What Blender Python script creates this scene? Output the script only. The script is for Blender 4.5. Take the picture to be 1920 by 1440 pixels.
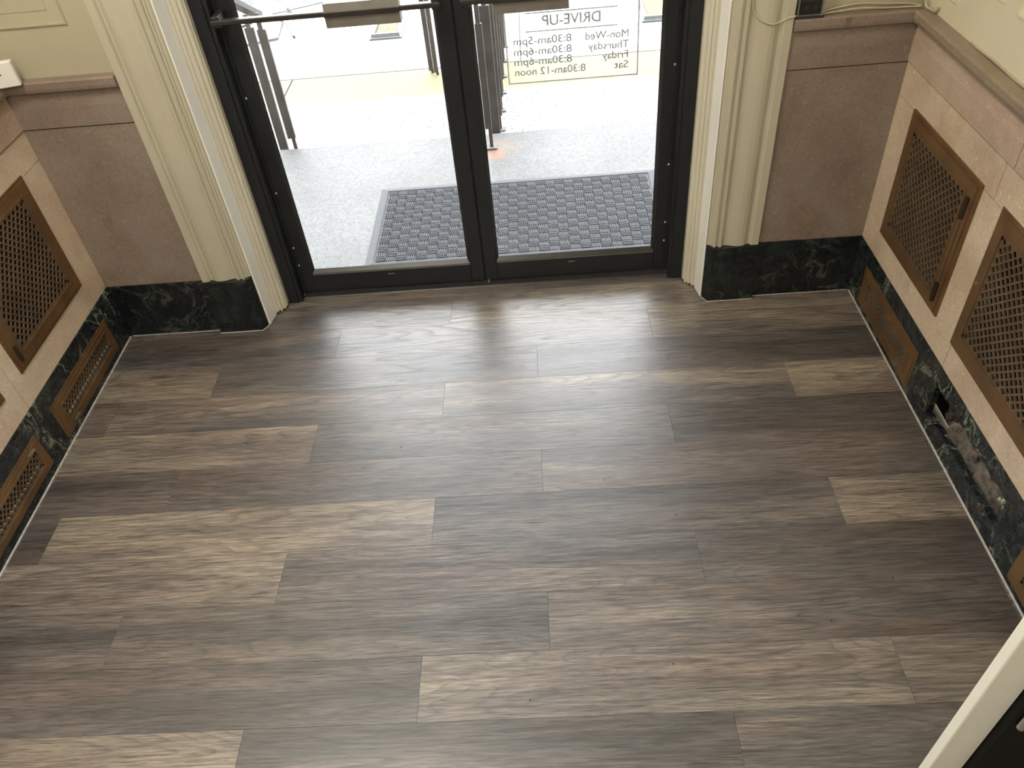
import bpy, bmesh, math, random
from mathutils import Vector, Matrix, noise
from mathutils.geometry import tessellate_polygon

for o in list(bpy.data.objects):
    bpy.data.objects.remove(o)
SC = bpy.context.scene
COL = SC.collection
random.seed(7)

# ------------------------------------------------------------------ camera, sky, lights, exposure
cam_data = bpy.data.cameras.new('camera')
cam = bpy.data.objects.new('camera', cam_data)
COL.objects.link(cam)
cam.location = (0, 0, 1.93)
cam.rotation_euler = (0.81853159, 0.07792793, -0.00506743)
cam_data.sensor_fit = 'HORIZONTAL'
cam_data.sensor_width = 36.0
cam_data.lens = 36.0 * 1470.95 / 1920.0
cam_data.clip_start = 0.02
cam_data.clip_end = 200
SC.camera = cam

world = bpy.data.worlds.new('overcast_sky')
SC.world = world
world.use_nodes = True
wn = world.node_tree
wn.nodes['Background'].inputs[0].default_value = (0.94, 0.97, 1.0, 1)
wn.nodes['Background'].inputs[1].default_value = 14.5

def area(name, loc, rot, sx, sy, power, col):
    d = bpy.data.lights.new(name, 'AREA')
    d.shape = 'RECTANGLE'; d.size = sx; d.size_y = sy; d.energy = power; d.color = col
    o = bpy.data.objects.new(name, d); COL.objects.link(o)
    o.location = loc; o.rotation_euler = rot
    return o
area('vestibule_fill', (-1.00, 1.22, 3.05), (0, 0, 0), 0.8, 0.6, 46, (1.0, 0.95, 0.87))  # unseen fill light, added to lift the side walls
area('lobby_ceiling_lamp', (-0.2, -1.6, 3.30), (0, 0, 0), 1.6, 1.2, 75, (1.0, 0.95, 0.87))

SC.view_settings.view_transform = 'Standard'
SC.view_settings.look = 'None'
SC.view_settings.exposure = 0.0
SC.view_settings.gamma = 1.0
SC.view_settings.use_curve_mapping = False
SC.cycles.use_denoising = True
SC.cycles.max_bounces = 10
SC.cycles.diffuse_bounces = 6
SC.cycles.sample_clamp_indirect = 12

# ------------------------------------------------------------------ helpers
def tag(o, label=None, cat=None, group=None, kind=None):
    if label: o['label'] = label
    if cat: o['category'] = cat
    if group: o['group'] = group
    if kind: o['kind'] = kind
    return o

def empty(name, loc=(0, 0, 0)):
    o = bpy.data.objects.new(name, None); COL.objects.link(o); o.location = loc
    o.empty_display_size = 0.05
    return o

def obj(name, bm, m, parent=None, smooth=False, loc=None, recalc=True):
    if recalc:
        bmesh.ops.recalc_face_normals(bm, faces=bm.faces[:])
    me = bpy.data.meshes.new(name); bm.to_mesh(me); bm.free()
    if m: me.materials.append(m)
    if smooth:
        for p in me.polygons: p.use_smooth = True
    o = bpy.data.objects.new(name, me); COL.objects.link(o)
    if loc: o.location = loc
    if parent:
        o.parent = parent
        if loc is None:                        # meshes are written in world coordinates
            t = Vector((0, 0, 0)); p = parent
            while p: t += p.location; p = p.parent
            o.location = -t
    return o

def new(): return bmesh.new()

def bx(bm, x0, x1, y0, y1, z0, z1, bev=0.0, seg=1):
    c = ((x0 + x1) / 2, (y0 + y1) / 2, (z0 + z1) / 2)
    r = bmesh.ops.create_cube(bm, size=1.0, matrix=Matrix.Translation(c) @ Matrix.Diagonal((abs(x1 - x0), abs(y1 - y0), abs(z1 - z0), 1)))
    if bev > 0:
        vs = set(r['verts'])
        ed = [e for e in bm.edges if e.verts[0] in vs and e.verts[1] in vs]
        bmesh.ops.bevel(bm, geom=ed, offset=bev, segments=seg, affect='EDGES', profile=0.5)
    return bm

def box(name, m, parent, *a, bev=0.0, seg=1):
    bm = new(); bx(bm, *a, bev=bev, seg=seg)
    return obj(name, bm, m, parent)

def prism(bm, loops, fmap, w0, w1):
    """loops: [outer, hole, ...] of 2D points; fmap(u,v,w)->xyz."""
    flat = [p for l in loops for p in l]
    tris = tessellate_polygon([[Vector((p[0], p[1], 0)) for p in l] for l in loops])
    a = [bm.verts.new(fmap(p[0], p[1], w0)) for p in flat]
    b = [bm.verts.new(fmap(p[0], p[1], w1)) for p in flat]
    for t in tris:
        try:
            bm.faces.new([a[i] for i in t]); bm.faces.new([b[i] for i in reversed(t)])
        except ValueError: pass
    k = 0
    for l in loops:
        n = len(l)
        for i in range(n):
            j = (i + 1) % n
            bm.faces.new((a[k + i], a[k + j], b[k + j], b[k + i]))
        k += n
    return bm

def rect(u0, u1, v0, v1): return [(u0, v0), (u1, v0), (u1, v1), (u0, v1)]

def tube(bm, pts, r, n=6, cap=True):
    pts = [Vector(p) for p in pts]; rings = []
    for i, p in enumerate(pts):
        d = (pts[min(i + 1, len(pts) - 1)] - pts[max(i - 1, 0)]).normalized()
        up = Vector((0, 0, 1)) if abs(d.z) < 0.9 else Vector((1, 0, 0))
        s = d.cross(up).normalized(); t = s.cross(d)
        rings.append([bm.verts.new(p + r * (math.cos(2 * math.pi * k / n) * s + math.sin(2 * math.pi * k / n) * t)) for k in range(n)])
    for a, b in zip(rings, rings[1:]):
        for k in range(n):
            bm.faces.new((a[k], a[(k + 1) % n], b[(k + 1) % n], b[k]))
    if cap:
        bm.faces.new(rings[0]); bm.faces.new(rings[-1])
    return bm

def smoothpts(pts, n=6):
    P = [Vector(p) for p in pts]; P = [P[0]] + P + [P[-1]]; out = []
    for i in range(1, len(P) - 2):
        for k in range(n):
            t = k / n
            a, b, c, d = P[i - 1], P[i], P[i + 1], P[i + 2]
            out.append(0.5 * ((2 * b) + (-a + c) * t + (2 * a - 5 * b + 4 * c - d) * t * t + (-a + 3 * b - 3 * c + d) * t ** 3))
    out.append(P[-2])
    return out

# ------------------------------------------------------------------ materials
class NT:
    def __init__(s, name, rough=0.5, metal=0.0, spec=0.5):
        s.m = bpy.data.materials.new(name); s.m.use_nodes = True
        s.t = s.m.node_tree; s.b = s.t.nodes['Principled BSDF']
        s.b.inputs['Roughness'].default_value = rough
        s.b.inputs['Metallic'].default_value = metal
        s.b.inputs['Specular IOR Level'].default_value = spec
    def n(s, typ, **k):
        x = s.t.nodes.new(typ)
        for a, v in k.items(): setattr(x, a, v)
        return x
    def l(s, a, b): s.t.links.new(a, b)
    def put(s, sock, v):
        if isinstance(v, (int, float)): sock.default_value = v
        elif isinstance(v, tuple):
            sock.default_value = v if len(v) != 3 or len(sock.default_value) == 3 else (*v, 1)
        else: s.l(v, sock)
    def coord(s, scale=(1, 1, 1), kind='Object', rot=(0, 0, 0), off=None):
        c = s.n('ShaderNodeTexCoord'); m = s.n('ShaderNodeMapping')
        m.inputs['Scale'].default_value = scale; m.inputs['Rotation'].default_value = rot
        src = c.outputs[kind]
        if off is not None:
            a = s.n('ShaderNodeVectorMath', operation='ADD'); s.l(src, a.inputs[0]); s.l(off, a.inputs[1]); src = a.outputs[0]
        s.l(src, m.inputs['Vector'])
        return m.outputs['Vector']
    def noise(s, v, scale=5, detail=4, rough=0.5, dist=0.0):
        x = s.n('ShaderNodeTexNoise'); s.l(v, x.inputs['Vector'])
        x.inputs['Scale'].default_value = scale; x.inputs['Detail'].default_value = detail
        x.inputs['Roughness'].default_value = rough; x.inputs['Distortion'].default_value = dist
        return x.outputs['Fac']
    def ramp(s, f, stops, interp='LINEAR'):
        x = s.n('ShaderNodeValToRGB'); s.l(f, x.inputs['Fac']); r = x.color_ramp; r.interpolation = interp
        while len(r.elements) < len(stops): r.elements.new(0.5)
        for e, (p, c) in zip(r.elements, stops):
            e.position = p; e.color = (*c, 1) if isinstance(c, tuple) else (c, c, c, 1)
        return x.outputs['Color']
    def mix(s, f, a, b, mode='MIX'):
        x = s.n('ShaderNodeMix', data_type='RGBA', blend_type=mode)
        s.put(x.inputs['Factor'], f); s.put(x.inputs['A'], a); s.put(x.inputs['B'], b)
        return x.outputs['Result']
    def math(s, op, a, b=0.0, c=0.0):
        x = s.n('ShaderNodeMath', operation=op)
        s.put(x.inputs[0], a); s.put(x.inputs[1], b)
        if op in ('MULTIPLY_ADD',): s.put(x.inputs[2], c)
        return x.outputs[0]
    def col(s, v): s.put(s.b.inputs['Base Color'], v); return s
    def rough(s, v): s.put(s.b.inputs['Roughness'], v); return s
    def bump(s, h, strength=0.3, dist=0.002):
        x = s.n('ShaderNodeBump'); x.inputs['Strength'].default_value = strength; x.inputs['Distance'].default_value = dist
        s.l(h, x.inputs['Height']); s.l(x.outputs[0], s.b.inputs['Normal']); return s

def plain(name, c, rough=0.5, metal=0.0, var=0.12, scale=20, bump=0.0, spec=0.5):
    k = NT(name, rough, metal, spec); v = k.coord(); f = k.noise(v, scale, 4)
    lo = tuple(x * (1 - var) for x in c); hi = tuple(min(1, x * (1 + var)) for x in c)
    k.col(k.ramp(f, [(0.3, lo), (0.7, hi)]))
    if bump: k.bump(k.noise(v, scale * 6, 3), bump, 0.001)
    return k.m

def mat_plank():
    k = NT('wood_plank_vinyl', 0.34, 0, 0.75)
    k.b.inputs['Coat Weight'].default_value = 0.7; k.b.inputs['Coat Roughness'].default_value = 0.38
    oi = k.n('ShaderNodeObjectInfo')
    sep = k.n('ShaderNodeSeparateColor'); k.l(oi.outputs['Color'], sep.inputs[0])
    tone, seed = sep.outputs[0], sep.outputs[2]
    comb = k.n('ShaderNodeCombineXYZ')
    k.l(k.math('MULTIPLY', seed, 37.0), comb.inputs[0]); k.l(k.math('MULTIPLY', seed, 91.0), comb.inputs[1]); k.l(k.math('MULTIPLY', seed, 53.0), comb.inputs[2])
    off = comb.outputs[0]
    v1 = k.coord((0.75, 7.5, 1), off=off)
    v2 = k.coord((4.0, 85, 1), off=off)
    v3 = k.coord((1.1, 5.0, 1), off=off)
    v4 = k.coord((18, 400, 1), off=off)
    broad = k.noise(v1, 1.3, 3, 0.55, 0.4)                  # soft streaks of tone
    broad2 = k.noise(v3, 2.2, 5, 0.6, 0.8)
    fib = k.noise(v2, 2.0, 6, 0.7, 0.2)
    fine = k.noise(v4, 1.0, 3, 0.6)
    # cathedral figure: contour lines of a stretched smooth field
    vf = k.coord((0.62, 7.0, 1), off=off)
    fld = k.noise(vf, 1.5, 1.2, 0.4, 0.1)
    con = k.math('FRACT', k.math('MULTIPLY_ADD', fld, 17.0, k.math('MULTIPLY', fib, 0.5)))
    line = k.ramp(con, [(0.0, 0.0), (0.07, 1.0), (0.20, 0.45), (0.6, 0.0), (1.0, 0.0)])
    t = k.math('ADD', k.math('MULTIPLY', k.math('SUBTRACT', broad, 0.5), 1.6), tone)
    t = k.math('ADD', t, k.math('MULTIPLY', k.math('SUBTRACT', broad2, 0.5), 0.55))
    base = k.ramp(t, [(0.0, (0.058, 0.053, 0.049)), (0.33, (0.104, 0.092, 0.083)), (0.6, (0.168, 0.142, 0.117)), (1.0, (0.30, 0.25, 0.185))])
    # grey / brown hue patches
    hue = k.noise(k.coord((1.0, 9.0, 1), off=off), 0.9, 2, 0.5)
    base = k.mix(k.ramp(hue, [(0.45, 0.0), (0.65, 0.32)]), base, k.mix(0.5, base, (0.24, 0.135, 0.085)))
    base = k.mix(k.math('MULTIPLY', line, 0.50), base, (0.035, 0.030, 0.028))
    base = k.mix(0.75, base, k.ramp(fib, [(0.34, 0.28), (0.5, 1.0), (0.67, 1.6)]), 'MULTIPLY')
    base = k.mix(0.85, base, k.ramp(fine, [(0.30, 0.32), (0.5, 1.0), (0.72, 1.45)]), 'MULTIPLY')
    # small knots
    vor = k.n('ShaderNodeTexVoronoi'); k.l(k.coord((1.5, 6.0, 1), off=off), vor.inputs['Vector']); vor.inputs['Scale'].default_value = 1.1
    kn = k.ramp(vor.outputs['Distance'], [(0.0, 1.0), (0.035, 0.75), (0.10, 0.0)])
    base = k.mix(k.math('MULTIPLY', kn, 0.7), base, (0.035, 0.028, 0.024))
    k.col(base)
    k.rough(k.ramp(k.math('ADD', k.math('MULTIPLY', line, 0.6), fib), [(0.35, 0.31), (1.1, 0.54)]))
    h = k.math('SUBTRACT', k.math('ADD', k.math('MULTIPLY', fib, 0.6), k.math('MULTIPLY', fine, 0.4)), k.math('MULTIPLY', line, 0.6))
    k.bump(h, 0.25, 0.0010)
    return k.m

def mat_marble(name, streak=1.0, dk=1.0):
    k = NT(name, 0.22, 0, 0.5)
    v = k.coord((1, 1, 1))
    w = k.n('ShaderNodeVectorMath', operation='MULTIPLY_ADD')
    nz = k.n('ShaderNodeTexNoise'); k.l(v, nz.inputs['Vector']); nz.inputs['Scale'].default_value = 5; nz.inputs['Detail'].default_value = 5
    k.l(nz.outputs['Color'], w.inputs[0]); w.inputs[1].default_value = (0.22, 0.22, 0.22); k.l(v, w.inputs[2])
    f = k.noise(w.outputs[0], 5.5, 6, 0.55, 0.9)
    vein = k.ramp(k.math('ABSOLUTE', k.math('SUBTRACT', f, 0.5)), [(0.0, 1.0), (0.006, 0.45), (0.022, 0.0)])
    f2 = k.noise(w.outputs[0], 17, 6, 0.6, 1.6)
    vein2 = k.ramp(k.math('ABSOLUTE', k.math('SUBTRACT', f2, 0.5)), [(0.0, 1.0), (0.008, 0.3), (0.024, 0.0)])
    patch = k.ramp(k.noise(v, 3.2, 3), [(0.45, 0.0), (0.62, 1.0)])
    c = k.ramp(k.noise(w.outputs[0], 7, 6, 0.65), [(0.36, (0.006 * dk, 0.008 * dk, 0.010 * dk)), (0.54, (0.011 * dk, 0.015 * dk, 0.018 * dk)), (0.66, (0.026 * dk, 0.037 * dk, 0.034 * dk)), (0.80, (0.075 * dk, 0.086 * dk, 0.055 * dk))])
    c = k.mix(k.math('MULTIPLY', vein, k.math('MULTIPLY', patch, 0.55 * streak)), c, (0.42, 0.47, 0.36))
    c = k.mix(k.math('MULTIPLY', vein2, 0.33 * streak), c, (0.22, 0.26, 0.22))
    k.col(c)
    k.rough(k.ramp(k.noise(v, 30, 4), [(0.3, 0.16), (0.7, 0.34)]))
    k.bump(k.noise(v, 60, 3), 0.08, 0.001)
    return k.m

def mat_stone(name, tint=(1, 1, 1)):
    k = NT(name, 0.48, 0, 0.4)
    v = k.coord()
    T = lambda c: tuple(a * b for a, b in zip(c, tint))
    c = k.ramp(k.noise(v, 4, 6, 0.6, 0.5), [(0.3, T((0.40, 0.305, 0.225))), (0.5, T((0.50, 0.40, 0.305))), (0.7, T((0.56, 0.475, 0.38)))])
    g = k.noise(v, 130, 4, 0.7)
    c = k.mix(0.55, c, k.ramp(g, [(0.30, 0.62), (0.5, 1.0), (0.70, 1.25)]), 'MULTIPLY')
    sp = k.noise(v, 55, 3, 0.6)
    c = k.mix(k.ramp(sp, [(0.62, 0.0), (0.72, 0.5)]), c, T((0.72, 0.66, 0.56)))
    st = k.noise(k.coord((1, 1, 0.6)), 6, 5, 0.6, 1.0)
    c = k.mix(k.ramp(st, [(0.58, 0.0), (0.74, 0.45)]), c, T((0.36, 0.22, 0.10)))
    k.col(c); k.rough(k.ramp(g, [(0.3, 0.36), (0.7, 0.58)]))
    k.bump(g, 0.12, 0.001)
    return k.m

def mat_paint(name, c, rough=0.42):
    k = NT(name, rough, 0, 0.4); v = k.coord()
    f = k.noise(v, 3, 5, 0.6)
    k.col(k.ramp(f, [(0.3, tuple(x * 0.94 for x in c)), (0.7, tuple(min(1, x * 1.04) for x in c))]))
    k.bump(k.noise(v, 90, 3), 0.03, 0.001)
    return k.m

def mat_jamb():
    """cream paint worn to brown wood at the very foot"""
    k = NT('cream_paint_chipped', 0.42, 0, 0.4); v = k.coord()
    g = k.n('ShaderNodeNewGeometry'); sp = k.n('ShaderNodeSeparateXYZ'); k.l(g.outputs['Position'], sp.inputs[0])
    edge = k.math('MULTIPLY_ADD', k.noise(v, 55, 4, 0.7), 0.060, -0.020)
    f = k.math('LESS_THAN', sp.outputs[2], edge)
    base = k.ramp(k.noise(v, 3, 5, 0.6), [(0.3, (0.60, 0.565, 0.45)), (0.7, (0.66, 0.62, 0.50))])
    chip = k.ramp(k.noise(k.coord((1, 1, 0.5)), 60, 5, 0.7), [(0.80, 0.0), (0.82, 0.6)])
    base = k.mix(chip, base, (0.30, 0.22, 0.13))
    k.col(k.mix(f, base, (0.13, 0.075, 0.035)))
    k.bump(k.noise(v, 90, 3), 0.03, 0.001)
    return k.m

def mat_bronze(name, c, metal=0.35, rough=0.42):
    k = NT(name, rough, metal, 0.5); v = k.coord()
    f = k.noise(v, 9, 5, 0.6)
    cc = k.ramp(f, [(0.3, tuple(x * 0.75 for x in c)), (0.7, tuple(x * 1.15 for x in c))])
    cc = k.mix(k.ramp(k.noise(v, 50, 4, 0.7), [(0.66, 0.0), (0.78, 0.35)]), cc, (0.05, 0.035, 0.02))
    k.col(cc); k.rough(k.ramp(f, [(0.3, rough - 0.08), (0.7, rough + 0.12)]))
    return k.m

def mat_concrete(name, a, b, speck=0.6, sc=70):
    k = NT(name, 0.7, 0, 0.35); v = k.coord()
    c = k.ramp(k.noise(v, 2.2, 5, 0.6), [(0.3, a), (0.7, b)])
    g = k.noise(v, sc, 5, 0.75)
    c = k.mix(speck, c, k.ramp(g, [(0.36, 0.15), (0.46, 0.8), (0.6, 1.4)]), 'MULTIPLY')
    k.col(c); k.bump(g, 0.3, 0.002)
    return k.m

def mat_landing():
    k = NT('exposed_aggregate_concrete', 0.55, 0, 0.4); v = k.coord()
    c = k.ramp(k.noise(v, 2.0, 5, 0.6), [(0.3, (0.032, 0.032, 0.0305)), (0.7, (0.050, 0.0495, 0.047))])
    g = k.noise(v, 85, 5, 0.75)
    c = k.mix(0.6, c, k.ramp(g, [(0.38, 0.22), (0.47, 0.85), (0.58, 1.75)]), 'MULTIPLY')
    # rust bleeding from the foot of the railing post and of the left bars
    geo = k.n('ShaderNodeNewGeometry')
    def blot(x, y, sx, sy, amt, col, c):
        m = k.n('ShaderNodeMapping'); m.vector_type = 'TEXTURE'
        m.inputs['Location'].default_value = (x, y, -0.03); m.inputs['Scale'].default_value = (sx, sy, 1)
        k.l(geo.outputs['Position'], m.inputs['Vector'])
        ln = k.n('ShaderNodeVectorMath', operation='LENGTH'); k.l(m.outputs[0], ln.inputs[0])
        d = k.math('ADD', ln.outputs['Value'], k.math('MULTIPLY', k.math('SUBTRACT', k.noise(v, 22, 4), 0.5), 1.0))
        return k.mix(k.ramp(d, [(0.15, amt), (1.0, 0.0)]), c, col)
    c = blot(-0.215, 3.915, 0.075, 0.10, 0.85, (0.13, 0.045, 0.016), c)
    c = blot(-0.18, 3.99, 0.13, 0.14, 0.45, (0.11, 0.075, 0.045), c)
    k.col(c); k.bump(g, 0.3, 0.002)
    return k.m

def mat_glass():
    k = NT('clear_door_glass', 0.05); t = k.t
    out = t.nodes['Material Output']
    tr = k.n('ShaderNodeBsdfTransparent'); tr.inputs[0].default_value = (0.94, 0.945, 0.945, 1)
    gl = k.n('ShaderNodeBsdfGlossy'); gl.inputs['Roughness'].default_value = 0.02
    fr = k.n('ShaderNodeFresnel'); fr.inputs['IOR'].default_value = 1.5
    mx = k.n('ShaderNodeMixShader')
    k.l(fr.outputs[0], mx.inputs[0]); k.l(tr.outputs[0], mx.inputs[1]); k.l(gl.outputs[0], mx.inputs[2])
    k.l(mx.outputs[0], out.inputs['Surface'])
    return k.m

M = {}
M['plank'] = mat_plank()
M['subfloor'] = plain('subfloor', (0.20, 0.175, 0.15), 0.9)
M['marble'] = mat_marble('dark_green_marble', 0.28, 0.6)
M['marble_side'] = mat_marble('dark_green_marble_streaked', 1.2)
M['stone'] = mat_stone('tan_stone', (1.04, 1.00, 1.00))
M['stone_light'] = mat_stone('tan_stone_lit', (1.27, 1.27, 1.23))  # tan stone lightened in colour, standing in for light on the side panels
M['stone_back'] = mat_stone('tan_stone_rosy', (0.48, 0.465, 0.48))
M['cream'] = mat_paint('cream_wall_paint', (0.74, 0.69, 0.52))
M['cream_back'] = mat_paint('cream_wall_paint_shaded', (0.44, 0.40, 0.285))  # same cream plaster, darkened in colour to stand for the back wall's shade
M['casing'] = mat_paint('cream_trim_paint', (0.49, 0.455, 0.345), 0.38)
M['post'] = mat_paint('cream_trim_paint_lit', (0.80, 0.775, 0.66), 0.38)  # cream trim with the lobby light painted in as a paler colour
M['jamb'] = mat_jamb()
M['strip'] = mat_paint('white_trim_paint_lit', (0.86, 0.84, 0.77), 0.35)  # whitened so the colour carries the door light on the reveal
M['bronze'] = mat_bronze('bronze_grille_paint', (0.185, 0.105, 0.045))
M['bronze_dark'] = mat_bronze('bronze_lattice_paint', (0.165, 0.115, 0.070))
M['hinge'] = mat_bronze('dark_hinge_metal', (0.05, 0.04, 0.028), 0.6)
M['latch'] = mat_bronze('grey_latch_metal', (0.30, 0.26, 0.19), 0.7)
M['black'] = plain('black_anodised_frame', (0.010, 0.012, 0.0145), 0.42, 0.0, 0.2, 12)
M['stop'] = plain('bronze_black_glazing_stop', (0.035, 0.034, 0.030), 0.35, 0.3)
M['bar'] = plain('dark_bronze_bar', (0.055, 0.05, 0.045), 0.35, 0.6)
M['plate'] = plain('bronze_push_plate', (0.19, 0.175, 0.15), 0.5, 0.3)
M['steel'] = plain('bright_screw_steel', (0.55, 0.55, 0.55), 0.3, 0.9)
M['glass'] = mat_glass()
M['decal'] = plain('taupe_vinyl_lettering', (0.30, 0.29, 0.26), 0.6, 0, 0.03)
M['landing'] = mat_landing()
M['aggregate'] = mat_concrete('pale_aggregate_paving', (0.12, 0.12, 0.116), (0.16, 0.16, 0.156), 0.95, 45)
M['yellow'] = mat_concrete('faded_yellow_paint', (0.100, 0.091, 0.045), (0.114, 0.104, 0.053), 0.12, 30)
M['pavement'] = mat_concrete('white_concrete', (0.21, 0.208, 0.20), (0.24, 0.237, 0.23), 0.08, 40)
M['asphalt'] = mat_concrete('grey_asphalt', (0.036, 0.037, 0.037), (0.072, 0.073, 0.073), 0.6, 12)
M['rubber'] = plain('grey_rubber', (0.021, 0.0225, 0.026), 0.65, 0, 0.12, 6, spec=0.3)
M['rail'] = plain('brown_grey_rail_paint', (0.045, 0.040, 0.034), 0.5, 0.1, 0.25, 14)
M['rust'] = plain('rusty_steel', (0.06, 0.033, 0.024), 0.8, 0.2, 0.4, 60)
M['flange'] = plain('weathered_flange', (0.08, 0.07, 0.065), 0.7, 0.2, 0.3, 40)
M['white'] = plain('white_plastic', (0.74, 0.72, 0.66), 0.35, 0, 0.03)
M['dark'] = plain('dark_cavity', (0.012, 0.009, 0.007), 0.9)
M['caulk'] = plain('pale_caulk', (0.42, 0.40, 0.36), 0.5, 0, 0.25, 60)
M['rubble'] = mat_concrete('crumbled_mortar', (0.09, 0.078, 0.062), (0.24, 0.21, 0.175), 0.8, 40)
M['facade'] = plain('outer_stone', (0.45, 0.43, 0.39), 0.8)
M['lobby'] = plain('lobby_wall_paint', (0.60, 0.54, 0.42), 0.6)
M['device'] = plain('black_plastic_device', (0.008, 0.008, 0.008), 0.35)
M['pale_metal'] = plain('pale_grey_metal', (0.085, 0.088, 0.092), 0.5, 0.1)
M['olive'] = plain('olive_soil', (0.072, 0.066, 0.038), 0.9, 0, 0.2, 30)
M['pink'] = plain('faded_pink_panel', (0.13, 0.10, 0.105), 0.7)
M['matte_black'] = plain('matte_black_door_paint', (0.006, 0.006, 0.0055), 0.6, spec=0.2)
M['tape'] = plain('brown_tape', (0.16, 0.125, 0.085), 0.5)
M['stone_cap'] = mat_stone('tan_stone_grimy', (0.62, 0.60, 0.58))
M['cable'] = plain('cream_cable', (0.52, 0.46, 0.33), 0.45)

k = NT('clear_plastic_cover', 0.12); k.col((0.85, 0.87, 0.86)); k.b.inputs['Transmission Weight'].default_value = 0.85
k.b.inputs['IOR'].default_value = 1.35
M['clear'] = k.m

# ------------------------------------------------------------------ dimensions (metres)
XL, XR, YB = -1.706, 1.185, 2.497          # faces of the marble base
ZB, ZR, ZC0, ZC1 = 0.243, 0.885, 1.005, 1.047
CX = -0.2585                               # middle of the double door
TOP = 3.40
YNEAR = 0.72                               # far face of the inner doorway wall

# ------------------------------------------------------------------ floor
floor = box('floor', M['subfloor'], None, -1.80, 1.28, -3.4, 2.80, -0.12, -0.006)
tag(floor, 'wood-look vinyl plank floor of the entrance vestibule', kind='structure')
PW = 0.1778
J = {0: (-0.824,), 1: (-1.264,), 2: (-0.385,)}
rows = []
# row 0 lies between y 2.098 and 2.276 ; joint phases repeat every three rows
tones = {
 3: [0.30, 0.35, 0.50], 2: [0.38, 0.38, 0.64, 0.55], 1: [0.14, 0.40, 0.66, 0.55], 0: [0.66, 0.33, 0.24, 0.3],
 -1: [0.40, 0.46, 0.47, 0.80], -2: [0.66, 0.28, 0.20, 0.3], -3: [0.34, 0.26, 0.30, 0.3],
 -4: [0.20, 0.69, 0.22, 0.69], -5: [0.64, 0.42, 0.22, 0.3], -6: [0.22, 0.28, 0.34, 0.4],
 -7: [0.3, 0.20, 0.48, 0.69], -8: [0.69, 0.17, 0.44, 0.4], -9: [0.3, 0.3, 0.3, 0.3]}
def plank_bm(L, W):
    bm = new(); e = 0.00022
    lo = [(-L / 2 + e, -W / 2 + e), (L / 2 - e, -W / 2 + e), (L / 2 - e, W / 2 - e), (-L / 2 + e, W / 2 - e)]
    hi = [(x - math.copysign(e, x), y - math.copysign(e, y)) for x, y in lo]
    a = [bm.verts.new((x, y, -0.006)) for x, y in lo]; b = [bm.verts.new((x, y, -0.0003)) for x, y in lo]; c = [bm.verts.new((x, y, 0.0)) for x, y in hi]
    for i in range(4):
        j = (i + 1) % 4
        bm.faces.new((a[i], a[j], b[j], b[i])); bm.faces.new((b[i], b[j], c[j], c[i]))
    bm.faces.new(c)
    return bm
plank_cache = {}
rnd = random.Random(11)
for r in range(3, -15, -1):
    y0 = 2.098 + r * PW; y1 = y0 + PW
    if y1 > 2.70: y1 = 2.70
    xl, xr = (XL, XR)
    if y0 > YB - 0.01: xl, xr = -1.13, 0.612
    ph = {0: -1.264, 1: -0.824, 2: -0.385}[r % 3]
    js = [ph + n * 1.2192 for n in range(-2, 4)]
    cuts = [xl] + [x for x in js if xl + 0.02 < x < xr - 0.005] + [xr]
    tn = tones.get(r, [])
    for i, (a, b) in enumerate(zip(cuts, cuts[1:])):
        key = (round(b - a, 4), round(y1 - y0, 4))
        if key not in plank_cache:
            o = obj('plank', plank_bm(b - a, y1 - y0), M['plank'], floor); plank_cache[key] = o.data
        else:
            o = bpy.data.objects.new('plank', plank_cache[key]); COL.objects.link(o); o.parent = floor
        o.location = ((a + b) / 2, (y0 + y1) / 2, 0)
        o.color = (tn[i] if i < len(tn) else rnd.uniform(0.2, 0.6), 0, rnd.random(), 1)

# ------------------------------------------------------------------ side walls
def side_map(X, s):
    return lambda u, v, w: (X + s * w, u, v)

def jag(u0, u1, v0, v1, n, amp, rr):
    """rectangle with broken edges"""
    pts = []
    def edge(a, b, m):
        for i in range(m):
            t = i / m; k_ = 0 if i == 0 else 1
            pts.append((a[0] + (b[0] - a[0]) * t + rr.uniform(-amp, amp) * k_, a[1] + (b[1] - a[1]) * t + rr.uniform(-amp, amp) * k_))
    edge((u0, v0), (u1, v0), n); edge((u1, v0), (u1, v1), 4); edge((u1, v1), (u0, v1), n); edge((u0, v1), (u0, v0), 4)
    return pts

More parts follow.
